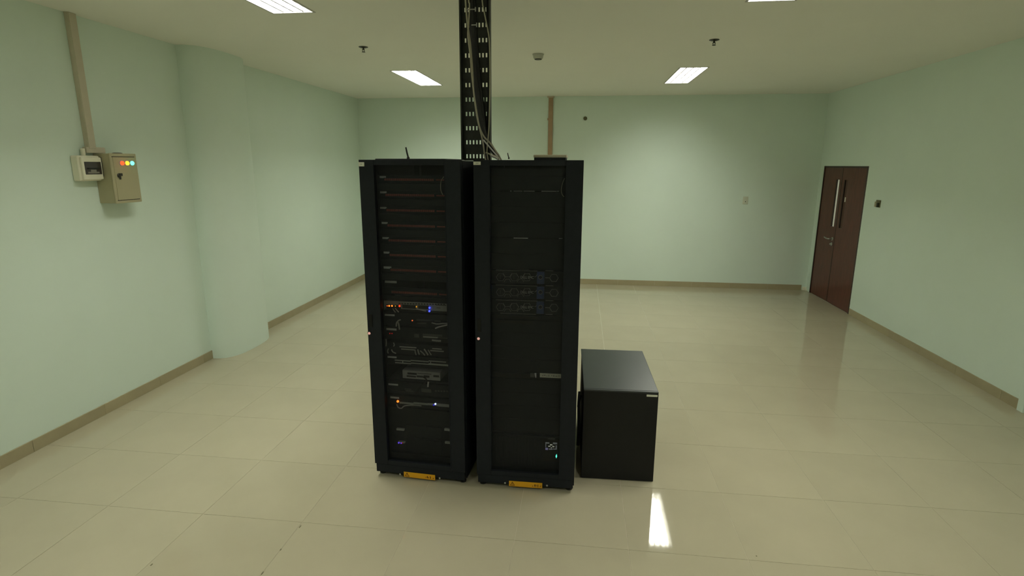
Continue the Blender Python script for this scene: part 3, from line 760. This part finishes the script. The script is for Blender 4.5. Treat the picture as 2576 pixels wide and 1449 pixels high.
# ---- patch cords (each its own thing)
GC = 'patch cords in the cabling rack'
def cord(k, pts, r, m, label, v=0.080, group=GC, name='patch_cable', dv=None):
    P = []
    for i_, (px, py) in enumerate(pts):
        vv = v if dv is None else dv[i_]
        u, z_ = k.loc(px, py, vv); P.append(k.world(u, vv, z_))
    o = MB().tube(smooth_path(P, 5), r, 7).build(name, m, None, smooth=True)
    return tag(o, label, 'cable', group)
cords = [
    ([(988, 776), (991, 781), (995, 786)], .0035, 'cord_grey', 'short grey cord plugged under the light grey switch, next to its orange lights'),
    ([(994, 775), (998, 780), (1003, 785)], .0035, 'cord_grey', 'short grey cord plugged under the light grey switch, between orange and red lights'),
    ([(1048, 777), (1062, 780), (1072, 782)], .0042, 'cable_white', 'pale cord running along the light grey switch towards its blue lights'),
    ([(1008, 804.5), (1003, 806), (998, 812), (997, 821)], .0045, 'cord_grey', 'pale cord bent down beside the orange-lit switch'),
    ([(1000, 809), (1003, 815), (1005, 829)], .0048, 'cord_grey', 'thick pale plug hanging below the orange-lit switch'),
    ([(1128, 813.5), (1112, 814), (1100, 815), (1086, 812)], .0040, 'cord_grey', 'pale cord drooping across the end of the orange-lit switch'),
    ([(1128, 817), (1114, 820), (1102, 823), (1095, 826)], .0045, 'cable_white', 'pale cord ending in a loop over the grey port block'),
    ([(1020, 821), (1036, 817), (1050, 811), (1070, 810), (1092, 808)], .0040, 'cable_black', 'black cord sagging over the orange-lit switch'),
    ([(1087, 855.5), (1098, 857), (1109, 857.5)], .0055, 'cord_grey', 'fat pale plug lying under the grey port block'),
    ([(971, 853), (971.5, 862), (971, 871)], .0045, 'cord_grey', 'upright pale plug at the rail above the dangling white plugs'),
    ([(990, 862), (992, 868), (990, 871)], .0035, 'cord_grey', 'small pale plug near the rail above the dangling white plugs'),
    ([(977, 877), (975, 884), (977, 889)], .0040, 'cord_grey', 'short pale cord hanging at the rail end of the lined patch panel'),
    ([(985, 879), (988, 885), (996, 889)], .0040, 'cord_grey', 'short pale cord slanting at the rail end of the lined patch panel'),
    ([(1044, 880), (1045, 887), (1047, 893)], .0032, 'cord_grey', 'first of five white plugs dangling from the lined patch panel'),
    ([(1051, 879), (1053, 886), (1055, 892)], .0042, 'cord_grey', 'second of five white plugs dangling from the lined patch panel'),
    ([(1057, 882), (1064, 888), (1069, 894)], .0038, 'cord_grey', 'third of five white plugs dangling from the lined patch panel'),
    ([(1067, 878), (1072, 885), (1077, 893)], .0045, 'cord_grey', 'fourth of five white plugs dangling from the lined patch panel'),
    ([(1077, 880), (1081, 887), (1085, 893)], .0035, 'cord_grey', 'last of five white plugs dangling from the lined patch panel'),
    ([(1077.5, 961), (1077, 967), (1076.5, 973)], .0055, 'cable_white', 'white plug hanging below the silver router'),
    ([(975, 972), (985, 978), (1000, 982), (1020, 984)], .0040, 'cable_black', 'black cord curving in beside the switch under the router shelf'),
    ([(998, 1017), (1002, 1025), (1010, 1027), (1018, 1021), (1040, 1019), (1060, 1021)], .0038, 'cord_grey', 'grey cord looping below the big orange light'),
    ([(1064, 948), (1072, 954), (1070, 962), (1058, 972), (1046, 990)], .0045, 'cable_black', 'black cord dropping from the silver router'),
]
for c_ in cords: cord(LRK, *c_)
cord(LRK, [(1117, 444), (1110, 455), (1108.5, 470), (1110, 482), (1114, 490)], .0026, 'cable_cream', 'thin yellowish earth wire arching behind the cabling rack door', v=0.060, group='earth wires of the rack doors', name='earth_wire')

# ------------------------------------------------------------------ right rack: blanks, servers, console, power unit
def unit_r(py0, py1, name, label, cat, group=None, face='panel_black', xm=1320, v=None):
    v = FV - 0.004 if v is None else v
    zt, zb_ = RRK.loc(xm, py0, v)[1], RRK.loc(xm, py1, v)[1]
    U = Unit(RRK, name, (zt + zb_) / 2, label, cat, group)
    U.zt, U.zb = zt, zb_
    return U
GB = 'blanking panels in the server rack'
blank_rows = [(424, 442.5), (443, 480.5), (482, 519.5), (520, 559.5), (560, 598.5), (600, 638.5), (639, 678), (806, 838), (838.5, 872), (872.5, 904), (904.5, 937), (954, 988), (988.5, 1020), (1020.5, 1054), (1054.5, 1088)]
for i, (a, b) in enumerate(blank_rows):
    if i < 7: lab = ('topmost black blanking panel of the server rack' if i == 0 else '%s black blanking panel from the top of the server rack' % ORD[i])
    elif i < 11: lab = '%s black blanking panel under the honeycomb servers' % ['first', 'second', 'third', 'fourth'][i - 7]
    else: lab = '%s black blanking panel under the silver asset label' % ['first', 'second', 'third', 'fourth'][i - 11]
    U = unit_r(a, b, 'blanking_panel', lab, 'blanking panel', GB)
    U.box('face', 'panel_black', 0.060, 0.540, U.zb, U.zt, FV - 0.003, FV - 0.0003, bevel=0.0008)
    for u in (0.068, 0.532):
        MB().lathe((u - 0.30, -0.0035, 0), (0, -1, 0), [(0, 0.005), (0.002, 0.0045)], 10).build('screw', 'rack_dark', U.t)
    if i == 1: U.marks('painted_lit_gap', 'tab_grey', [(1283, 480, 1287, 481.2), (1292, 480.2, 1314, 481.4), (1317, 480.3, 1345, 481.6), (1362, 480.5, 1400, 482), (1401, 480.6, 1406, 481.8)], FV - 0.006)  # pale strips paint in the light caught along the panel edges and gaps
    if i == 4: U.marks('painted_lit_gap', 'tab_grey', [(1292, 598.4, 1328, 599.8), (1406, 599.6, 1415, 600.6)], FV - 0.006)
    if i == 6: U.marks('painted_lit_gap', 'device_mid', [(1240, 676.5, 1330, 677.6)], FV - 0.006)
    if i == 7: U.box('dark_slot', 'port_black', 0.090, 0.330, U.zt - 0.022, U.zt - 0.003, FV - 0.0045, FV - 0.002)

sy = [679.5, 717, 754.5]
for i, y0 in enumerate(sy):
    y1 = y0 + 36.5
    yc = y0 + 17.5
    U = unit_r(y0, y1, 'rack_server', ['topmost black server with honeycomb bezel and blue tag', 'middle black server of three with honeycomb bezels and blue tags', 'lowest black server with honeycomb bezel and blue tag'][i], 'server', 'honeycomb-fronted servers', v=FV - 0.0215)
    U.box('ear_plate', 'panel_black', 0.060, 0.540, U.zb, U.zt, FV - 0.002, FV - 0.0003)
    U.box('chassis', 'panel_black', 0.082, 0.518, U.zb, U.zt, FV - 0.0003, FV + 0.65)
    bz = U.box('bezel', 'panel_black', 0.072, 0.528, U.zb + 0.002, U.zt - 0.002, FV - 0.020, FV - 0.002, bevel=0.003)
    vf = FV - 0.0215
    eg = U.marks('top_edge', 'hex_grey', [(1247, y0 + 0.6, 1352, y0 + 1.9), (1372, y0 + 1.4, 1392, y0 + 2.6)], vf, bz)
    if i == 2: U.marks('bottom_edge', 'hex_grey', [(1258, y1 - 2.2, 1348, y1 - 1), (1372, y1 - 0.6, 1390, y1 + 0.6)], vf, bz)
    def hexa(cx, cy, r, a0=0, a1=6):
        pts = []
        for q in range(a0, a1 + 1):
            an = math.pi / 3 * q
            u, z_ = RRK.loc(cx + r * math.cos(an), cy - r * 0.93 * math.sin(an), vf)
            pts.append((u - 0.30, vf - FV, z_ - U.z0))
        m_ = MB()
        if a1 - a0 == 6: m_.tube(pts[:-1], 0.0019, 5, closed=True)
        else: m_.tube(pts, 0.0019, 5)
        return m_
    for cx in (1259.5, 1294, 1326, 1393.5):
        hexa(cx, yc + (0.4 if cx < 1350 else 2.2), 11).build('hexagon_rib', 'hex_grey', bz, smooth=False)
    for cx in (1276.7, 1309.5, 1342):
        hexa(cx, yc - 9.5, 11, 3, 6).build('half_hexagon_rib', 'hex_grey', bz)
        if cx < 1340: hexa(cx, yc + 12, 8.5, 0, 3).build('half_hexagon_rib', 'hex_grey', bz)
    for cx in (1268, 1302, 1318):
        u, za = RRK.loc(cx - 9, yc - 5, vf); _, zb2 = RRK.loc(cx - 9, yc + 5, vf)
        U.box('rib_slot', 'device_mid', u - 0.0015, u + 0.0015, zb2, za, vf - 0.0005, vf + 0.003, bz)
    U.marks('link_bar', 'hex_grey', [(1371.5, yc + 1.2, 1382, yc + 2.6)], vf, bz)
    # blue tag with round lock
    tg = U.px('blue_tag', 'tag_blue', (1350.5 - 0.6 * i, y0 + 4.5, 1369.5 - 0.6 * i, y0 + 35.2), FV - 0.026, FV - 0.018, bz, bevel=0.0015)
    tg['label'] = 'blue rectangular tag with a round dark lock'
    u, z_ = RRK.loc(1359.5, yc + 0.5, FV - 0.026)
    MB().lathe((u - 0.30, -0.0255, z_ - U.z0), (0, -1, 0), [(0, 0.0125), (0.002, 0.0125), (0.003, 0.0095)], 18).build('lock_ring', 'hex_grey', tg, smooth=True)
    MB().lathe((u - 0.30, -0.0283, z_ - U.z0), (0, -1, 0), [(0, 0.0098), (0.0015, 0.009)], 16).build('lock', 'tag_blue_dark', tg, smooth=True)
    u0, z_ = RRK.loc(1326, yc + 1.2, vf - 0.004)
    lp = U.px('logo_bar', 'panel_black', (1306, yc - 3.2, 1344, yc + 4.8), vf - 0.002, vf + 0.002, bz)
    text_mesh('logo_text', 'DELL EMC', 0.0215, 'tab_grey', bz, (u0 - 0.30, vf - FV - 0.0028, z_ - U.z0), (R(90), 0, 0), sx=0.80)
U = unit_r(793, 804.5, 'console_drawer', 'thin dark console drawer with a slot right under the honeycomb servers', 'console drawer')
U.box('face', 'panel_black', 0.060, 0.540, U.zb, U.zt, FV - 0.003, FV - 0.0003)
U.box('drawer', 'panel_black', 0.082, 0.518, U.zb + 0.001, U.zt - 0.001, FV - 0.0003, FV + 0.4)
U.box('slot', 'port_black', 0.110, 0.360, U.zb + 0.006, U.zt - 0.006, FV - 0.0045, FV - 0.002)
U = unit_r(938.5, 952.5, 'keyboard_console', 'slim dark rack console with a long slot and a silver asset label', 'console drawer')
U.box('face', 'panel_black', 0.060, 0.540, U.zb, U.zt, FV - 0.003, FV - 0.0003)
U.box('drawer', 'panel_black', 0.082, 0.518, U.zb + 0.001, U.zt - 0.001, FV - 0.0003, FV + 0.4)
U.px('slot', 'port_black', (1244, 939.5, 1334, 950), FV - 0.0045, FV - 0.002)
U.px('latch', 'device_mid', (1334, 940, 1344.5, 949), FV - 0.012, FV - 0.002, bevel=0.001)
u0, za = RRK.loc(1344.8, 939.4, FV - 0.011); u1, zb_ = RRK.loc(1349, 950, FV - 0.011)
MB().prism([(u0 - 0.3, za - U.z0), (u1 - 0.3, za - U.z0), (u1 - 0.3, zb_ - U.z0), ((u0 + u1) / 2 - 0.3, zb_ - U.z0)], lambda a, b, d: (a, d, b), -0.012, -0.003).build('latch_tip', 'tab_grey', U.t)
al = U.px('asset_label', 'label_white', (1358, 940, 1412.5, 950.5), FV - 0.006, FV - 0.002)
al['label'] = 'silver label with dark print'
U.marks('asset_print', 'print_grey', [(1363.5, 943.5, 1366.5, 946), (1368, 943, 1372.5, 945.5), (1374.5, 945, 1377, 947), (1379.5, 943, 1381.5, 947.5), (1386.5, 944, 1389, 946.5), (1391, 944, 1395, 947.5), (1397, 945.5, 1402, 947.5), (1404, 945, 1408, 947)], FV - 0.0068, al)
# power unit at the foot
U = unit_r(1091, 1176, 'power_unit', 'black rack power unit with ribbed front, small display and green light', 'power unit')
U.box('ear_plate', 'panel_black', 0.060, 0.540, U.zb, U.zt, FV - 0.002, FV - 0.0003)
U.box('chassis', 'panel_black', 0.082, 0.518, U.zb, U.zt, FV - 0.0003, FV + 0.60)
fp = U.box('front_panel', 'panel_black', 0.080, 0.528, U.zb + 0.004, U.zt - 0.004, FV - 0.016, FV - 0.002, bevel=0.004)
for q in range(13):
    uu = 0.105 + q * 0.020
    U.box('front_rib', 'panel_black', uu, uu + 0.008, U.zb + 0.03, U.zt - 0.02, FV - 0.020, FV - 0.014, fp)
U.box('control_panel', 'port_black', 0.400, 0.512, U.zb + 0.06, U.zt - 0.015, FV - 0.018, FV - 0.012, fp, bevel=0.003)
U.marks('brand_print', 'device_mid', [(1378, 1102.5, 1396, 1105.5)], FV - 0.0195, fp)
ds = U.px('display', 'port_black', (1371, 1112, 1402, 1133), FV - 0.0215, FV - 0.016, fp, bevel=0.001)
vd = FV - 0.0222
U.marks('display_segment', 'display_dim', [(1372, 1112.8, 1382, 1116), (1372, 1116, 1374, 1125), (1391, 1113.4, 1401.5, 1117.5), (1397.5, 1120.5, 1401, 1131), (1391, 1128.5, 1398, 1131), (1380.5, 1128.5, 1390, 1131.5)], vd, ds)
U.marks('display_button', 'display_pale', [(1383.5, 1117.5, 1389.5, 1120.5), (1379, 1121.5, 1384.5, 1124), (1389.5, 1122, 1394.5, 1125), (1385.5, 1125.5, 1388.5, 1127.5)], vd, ds)
U.marks('display_light', 'led_violet_dim', [(1372, 1126.5, 1378.5, 1132)], vd, ds)
u, z_ = RRK.loc(1399.5, 1148, FV - 0.022)
MB().prism([(u - 0.3 - 0.0045, z_ - U.z0), (u - 0.3, z_ - U.z0 - 0.0135), (u - 0.3 + 0.0045, z_ - U.z0), (u - 0.3 + 0.001, z_ - U.z0 + 0.0135)], lambda a, b, d: (a, d, b), -0.0235, -0.016).build('power_light', 'led_green', fp)
# earth wire and blue edge light of the right door
cord(RRK, [(1420.5, 448), (1416, 458), (1413, 470), (1412, 480), (1414, 489), (1419, 495)], .0026, 'cable_cream', 'thin yellowish earth wire arching behind the honeycomb rack door', v=0.060, group='earth wires of the rack doors', name='earth_wire')
u, z_ = RRK.loc(1231.5, 724, 0.060)
o = MB().lathe((u, 0.060, z_), (0, -1, 0), [(-0.004, 0.007), (0, 0.007), (0.004, 0.004)], 12).build('door_sensor_light', 'led_blue_dim', RRK.t, smooth=True)

# ------------------------------------------------------------------ antennas on the roofs
def antenna(k, u, v, lean, h, r, label):
    p_ = k.world(u, v, RACK_H)
    t = thing('antenna', (p_.x, p_.y, RACK_H + 0.0065), k.rz, label, 'antenna', 'rod antennas on the rack roofs')
    MB().lathe((0, 0, 0), (0, 0, 1), [(0, r * 1.7), (0.006, r * 1.6), (0.010, r * 1.2)], 14).build('foot', 'cable_black', t, smooth=True)
    MB().tube([(0, 0, 0.008), (-lean * 0.5, 0, h * 0.5), (-lean, 0, h)], [r, r, r * 0.85], 8).build('rod', 'cable_black', t, smooth=True)
u, _ = LRK.loc(1027, 401, 0.10)
antenna(LRK, u, 0.10, 0.012, 0.064, 0.0052, 'short black rod antenna standing on the cabling rack roof')
u, _ = RRK.loc(1280, 399, 0.16)
antenna(RRK, u, 0.16, 0.007, 0.034, 0.0028, 'thin tiny black rod antenna beside the cables on the server rack roof')

# ------------------------------------------------------------------ vertical perforated cable tray
TYP = 3.60
tx0, tx1 = ony(1161.5, 200, TYP).x, ony(1236, 200, TYP).x
t = thing('cable_tray', ((tx0 + tx1) / 2, TYP, RACK_H), 0, 'black perforated cable tray dropping from the ceiling onto the racks', 'cable tray')
hw = (tx1 - tx0) / 2; H_ = ZC - RACK_H - 0.001
zfirst = ony(1175, 393, TYP).z - RACK_H
pitch_z = (ony(1175, 25, TYP).z - ony(1175, 393, TYP).z) / 10.0
ccx = (tx0 + tx1) / 2
xfirst = ony(1175, 393, TYP).x - ccx
pitch_x = (ony(1208.5, 393, TYP).x - ony(1175, 393, TYP).x) / 4.0
xc = [xfirst + i * pitch_x for i in range(8) if xfirst + i * pitch_x < hw - 0.012]
zc_l = [zfirst + i * pitch_z for i in range(13) if zfirst + i * pitch_z < H_ - 0.02]
hx, hz = 0.0048, 0.0125
gx = [-hw]; gz = [0.0]
for c_ in xc: gx += [c_ - hx, c_ + hx]
gx.append(hw)
for c_ in zc_l: gz += [c_ - hz, c_ + hz]
gz.append(H_)
mb = MB()
for i in range(len(gx) - 1):
    for j in range(len(gz) - 1):
        if i % 2 == 1 and j % 2 == 1:
            x0, x1, z0, z1 = gx[i], gx[i + 1], gz[j], gz[j + 1]
            continue
        mb.box(gx[i], gx[i + 1], 0.0, 0.0015, gz[j], gz[j + 1])
mb.build('perforated_back', 'tray_black', t)
for s in (-1, 1):
    MB().box(s * hw - (0.0015 if s > 0 else 0), s * hw + (0 if s > 0 else 0.0015), -0.050, 0.0015, 0, H_).build('side_flange', 'tray_black', t)
    a = s * hw; b = s * (hw - 0.008)
    MB().box(min(a, b), max(a, b), -0.0515, -0.050, 0, H_).build('flange_lip', 'tray_black', t)
# cable ties in the tray
for (x0, x1, yy) in ((1175, 1196, 24), (1186, 1199, 63)):
    p0, p1 = ony(x0, yy, TYP - 0.090), ony(x1, yy, TYP - 0.090)
    o = MB().box(p0.x, p1.x, TYP - 0.0915, TYP - 0.0885, p0.z - 0.003, p0.z + 0.003).box(p1.x - 0.003, p1.x + 0.003, TYP - 0.0920, TYP - 0.0885, p0.z - 0.012, p0.z + 0.012).build('cable_tie', 'cord_grey', None)
    tag(o, 'grey cable tie in the tray, the %s' % ('long one with a cross end' if x0 == 1175 else 'short one below the long tie'), 'cable tie', 'cable ties in the tray')

GT = 'cables in the vertical tray'
def tcable(pts, r, m, label, y=TYP - 0.03, ext=True, down=None):
    P = [ony(px, py, y) for (px, py) in pts]
    if ext:
        P.insert(0, P[0] + Vector((0, 0, ZC - 0.004 - P[0].z)))
    if down: P += [Vector(q) for q in down]
    o = MB().tube(smooth_path(P, 5), r, 8).build('data_cable', m, None, smooth=True)
    return tag(o, label, 'cable', GT)
zr = RACK_H
def land(px, y, h): return (ony(px, 400, y).x, y, zr + h)
for (pts, r_, m_, lb, dy, end, h_) in (
    ([(1171, 2), (1176, 60), (1183, 110), (1188, 170), (1191, 225), (1198, 275), (1206, 318), (1217, 343), (1231, 358), (1243, 374), (1252, 388)], 0.0050, 'cable_cream', 'thick cream cable curving from the tray over to the server rack roof', 0.098, (1258, 397), 0.002),
    ([(1179, 2), (1181, 12), (1179, 60), (1177, 90), (1183, 140), (1187, 190), (1194, 255), (1201, 300), (1207, 325), (1212, 345), (1216, 365)], 0.0040, 'cable_cream', 'cream cable lying beside the thick one and dropping straight to the racks', 0.109, (1219, 390), 0.003),
    ([(1213, 2), (1220, 40), (1227, 75), (1231, 110), (1233, 200), (1231, 280), (1230, 320), (1228, 345)], 0.0036, 'cable_cream', "cream cable hugging the tray flange on the low cabinet's side", 0.119, (1225, 380), 0.003),
    ([(1186, 2), (1187, 60), (1190, 120), (1196, 200), (1202, 250), (1209, 300), (1217, 335), (1228, 358), (1239, 376)], 0.0165, 'cable_black', 'thick black cable bundle down the middle of the tray', 0.0700, (1250, 392), 0.017),
    ([(1193, 2), (1195, 60), (1199, 120), (1206, 200), (1214, 270), (1219, 320), (1220, 350)], 0.0120, 'cable_black', 'black cable bundle hanging straight beside the thick curved bundle', 0.032, (1221, 385), 0.009),
    ([(1226, 2), (1228, 60), (1230, 140), (1230, 220), (1228, 290), (1225, 330)], 0.0085, 'cable_black', "black cable bundle against the tray flange on the low cabinet's side", 0.0100, (1222, 370), 0.006)):
    tcable(pts, r_, m_, lb, y=TYP - dy, down=[ony(*end, TYP - dy), land(end[0] + 3, TYP - dy, h_)])
for n_, (pts, m_, r_, lb) in enumerate((
        ([(1216, 352), (1228, 366), (1240, 380), (1250, 392)], 'cable_white', 0.0045, 'short white cable fanning out of the tray foot onto the server rack roof'),
        ([(1222, 384), (1232, 388), (1243, 392), (1251, 396)], 'cable_cream', 0.0050, 'short cream cable lying low at the tray foot'),
        ([(1234, 390), (1240, 394), (1248, 397)], 'cable_white', 0.0065, 'white flat cable end at the tray foot'))):
    P = [ony(a, b, TYP - 0.132 - 0.013 * n_) for a, b in pts]
    q = P[-1]; P.append(Vector((q.x + 0.012, q.y - 0.004, zr + r_ + 0.001)))
    tag(MB().tube(smooth_path(P, 5), r_, 8).build('data_cable', m_, None, smooth=True), lb, 'cable', GT)

# ------------------------------------------------------------------ low black cabinet (battery / UPS)
UX0, UY0, URZ, UW, UD, UH = 0.051, 3.256, R(1.4), 0.455, 0.775, 0.610
t = thing('battery_cabinet', (UX0, UY0, 0), URZ, 'low black metal cabinet with a greyish top on the floor beside the server rack', 'cabinet')
MB().box(0.004, UW - 0.004, 0.006, UD, 0.004, UH - 0.012).build('body', 'box_black', t, bevel=0.002)
MB().box(0, UW, 0.0, 0.010, 0.003, UH - 0.010).build('front_panel', 'box_black', t, bevel=0.003)
MB().box(0, UW, 0.016, UD + 0.002, UH - 0.012, UH).build('top_cover', 'box_top', t, bevel=0.003)
MB().box(0, UW, 0.0, 0.0135, UH - 0.0105, UH - 0.001).build('top_front_strip', 'box_top', t, bevel=0.002)
MB().box(0.002, UW - 0.002, 0.010, 0.018, UH - 0.014, UH - 0.006).build('seam', 'port_black', t)
MB().box(UW - 0.072, UW - 0.006, -0.002, 0.001, UH - 0.032, UH - 0.019).build('name_label', 'label_white', t, bevel=0.001)
for fx in (0.03, UW - 0.05):
    for fy in (0.04, UD - 0.06):
        MB().box(fx, fx + 0.02, fy, fy + 0.02, 0.0, 0.006).build('foot', 'rubber', t)
# power leads between cabinet and rack
def floorcable(name, pts, r, m, label):
    tag(MB().tube(smooth_path(pts, 6), r, 8).build(name, m, None, smooth=True), label, 'cable')
floorcable('power_lead', [(0.040, 3.62, 0.41), (0.034, 3.60, 0.40), (0.026, 3.585, 0.375), (0.020, 3.58, 0.345)], 0.0065, 'cable_black', 'short black power lead between the low cabinet and the server rack')
floorcable('power_lead', [(0.028, 3.66, 0.012), (0.030, 3.70, 0.16), (0.026, 3.74, 0.30), (0.030, 3.80, 0.36)], 0.010, 'device_mid', 'grey power lead standing in the gap beside the low cabinet')
floorcable('power_lead', [(-0.612, 3.40, 0.009), (-0.614, 3.44, 0.012), (-0.610, 3.48, 0.06), (-0.611, 3.54, 0.12)], 0.007, 'device_mid', 'dark grey lead on the floor in the gap between the two racks')

# ------------------------------------------------------------------ bits of dirt on the floor joints
for i, (px, py, ln) in enumerate(((755, 1325, .020), (706, 1383, .012), (660, 1442, .020), (381, 1421, .014), (1903, 1399, .007))):
    p_ = onz(px, py)
    o = MB().box(-0.003, 0.003, -ln / 2, ln / 2, 0, 0.0015).build('dirt_speck', 'dust', None, bevel=0.0007, loc=(p_.x, p_.y, 0.0002))
    tag(o, 'tiny dark speck of dirt on the pale floor tiles', 'dirt', 'dirt specks on the floor')
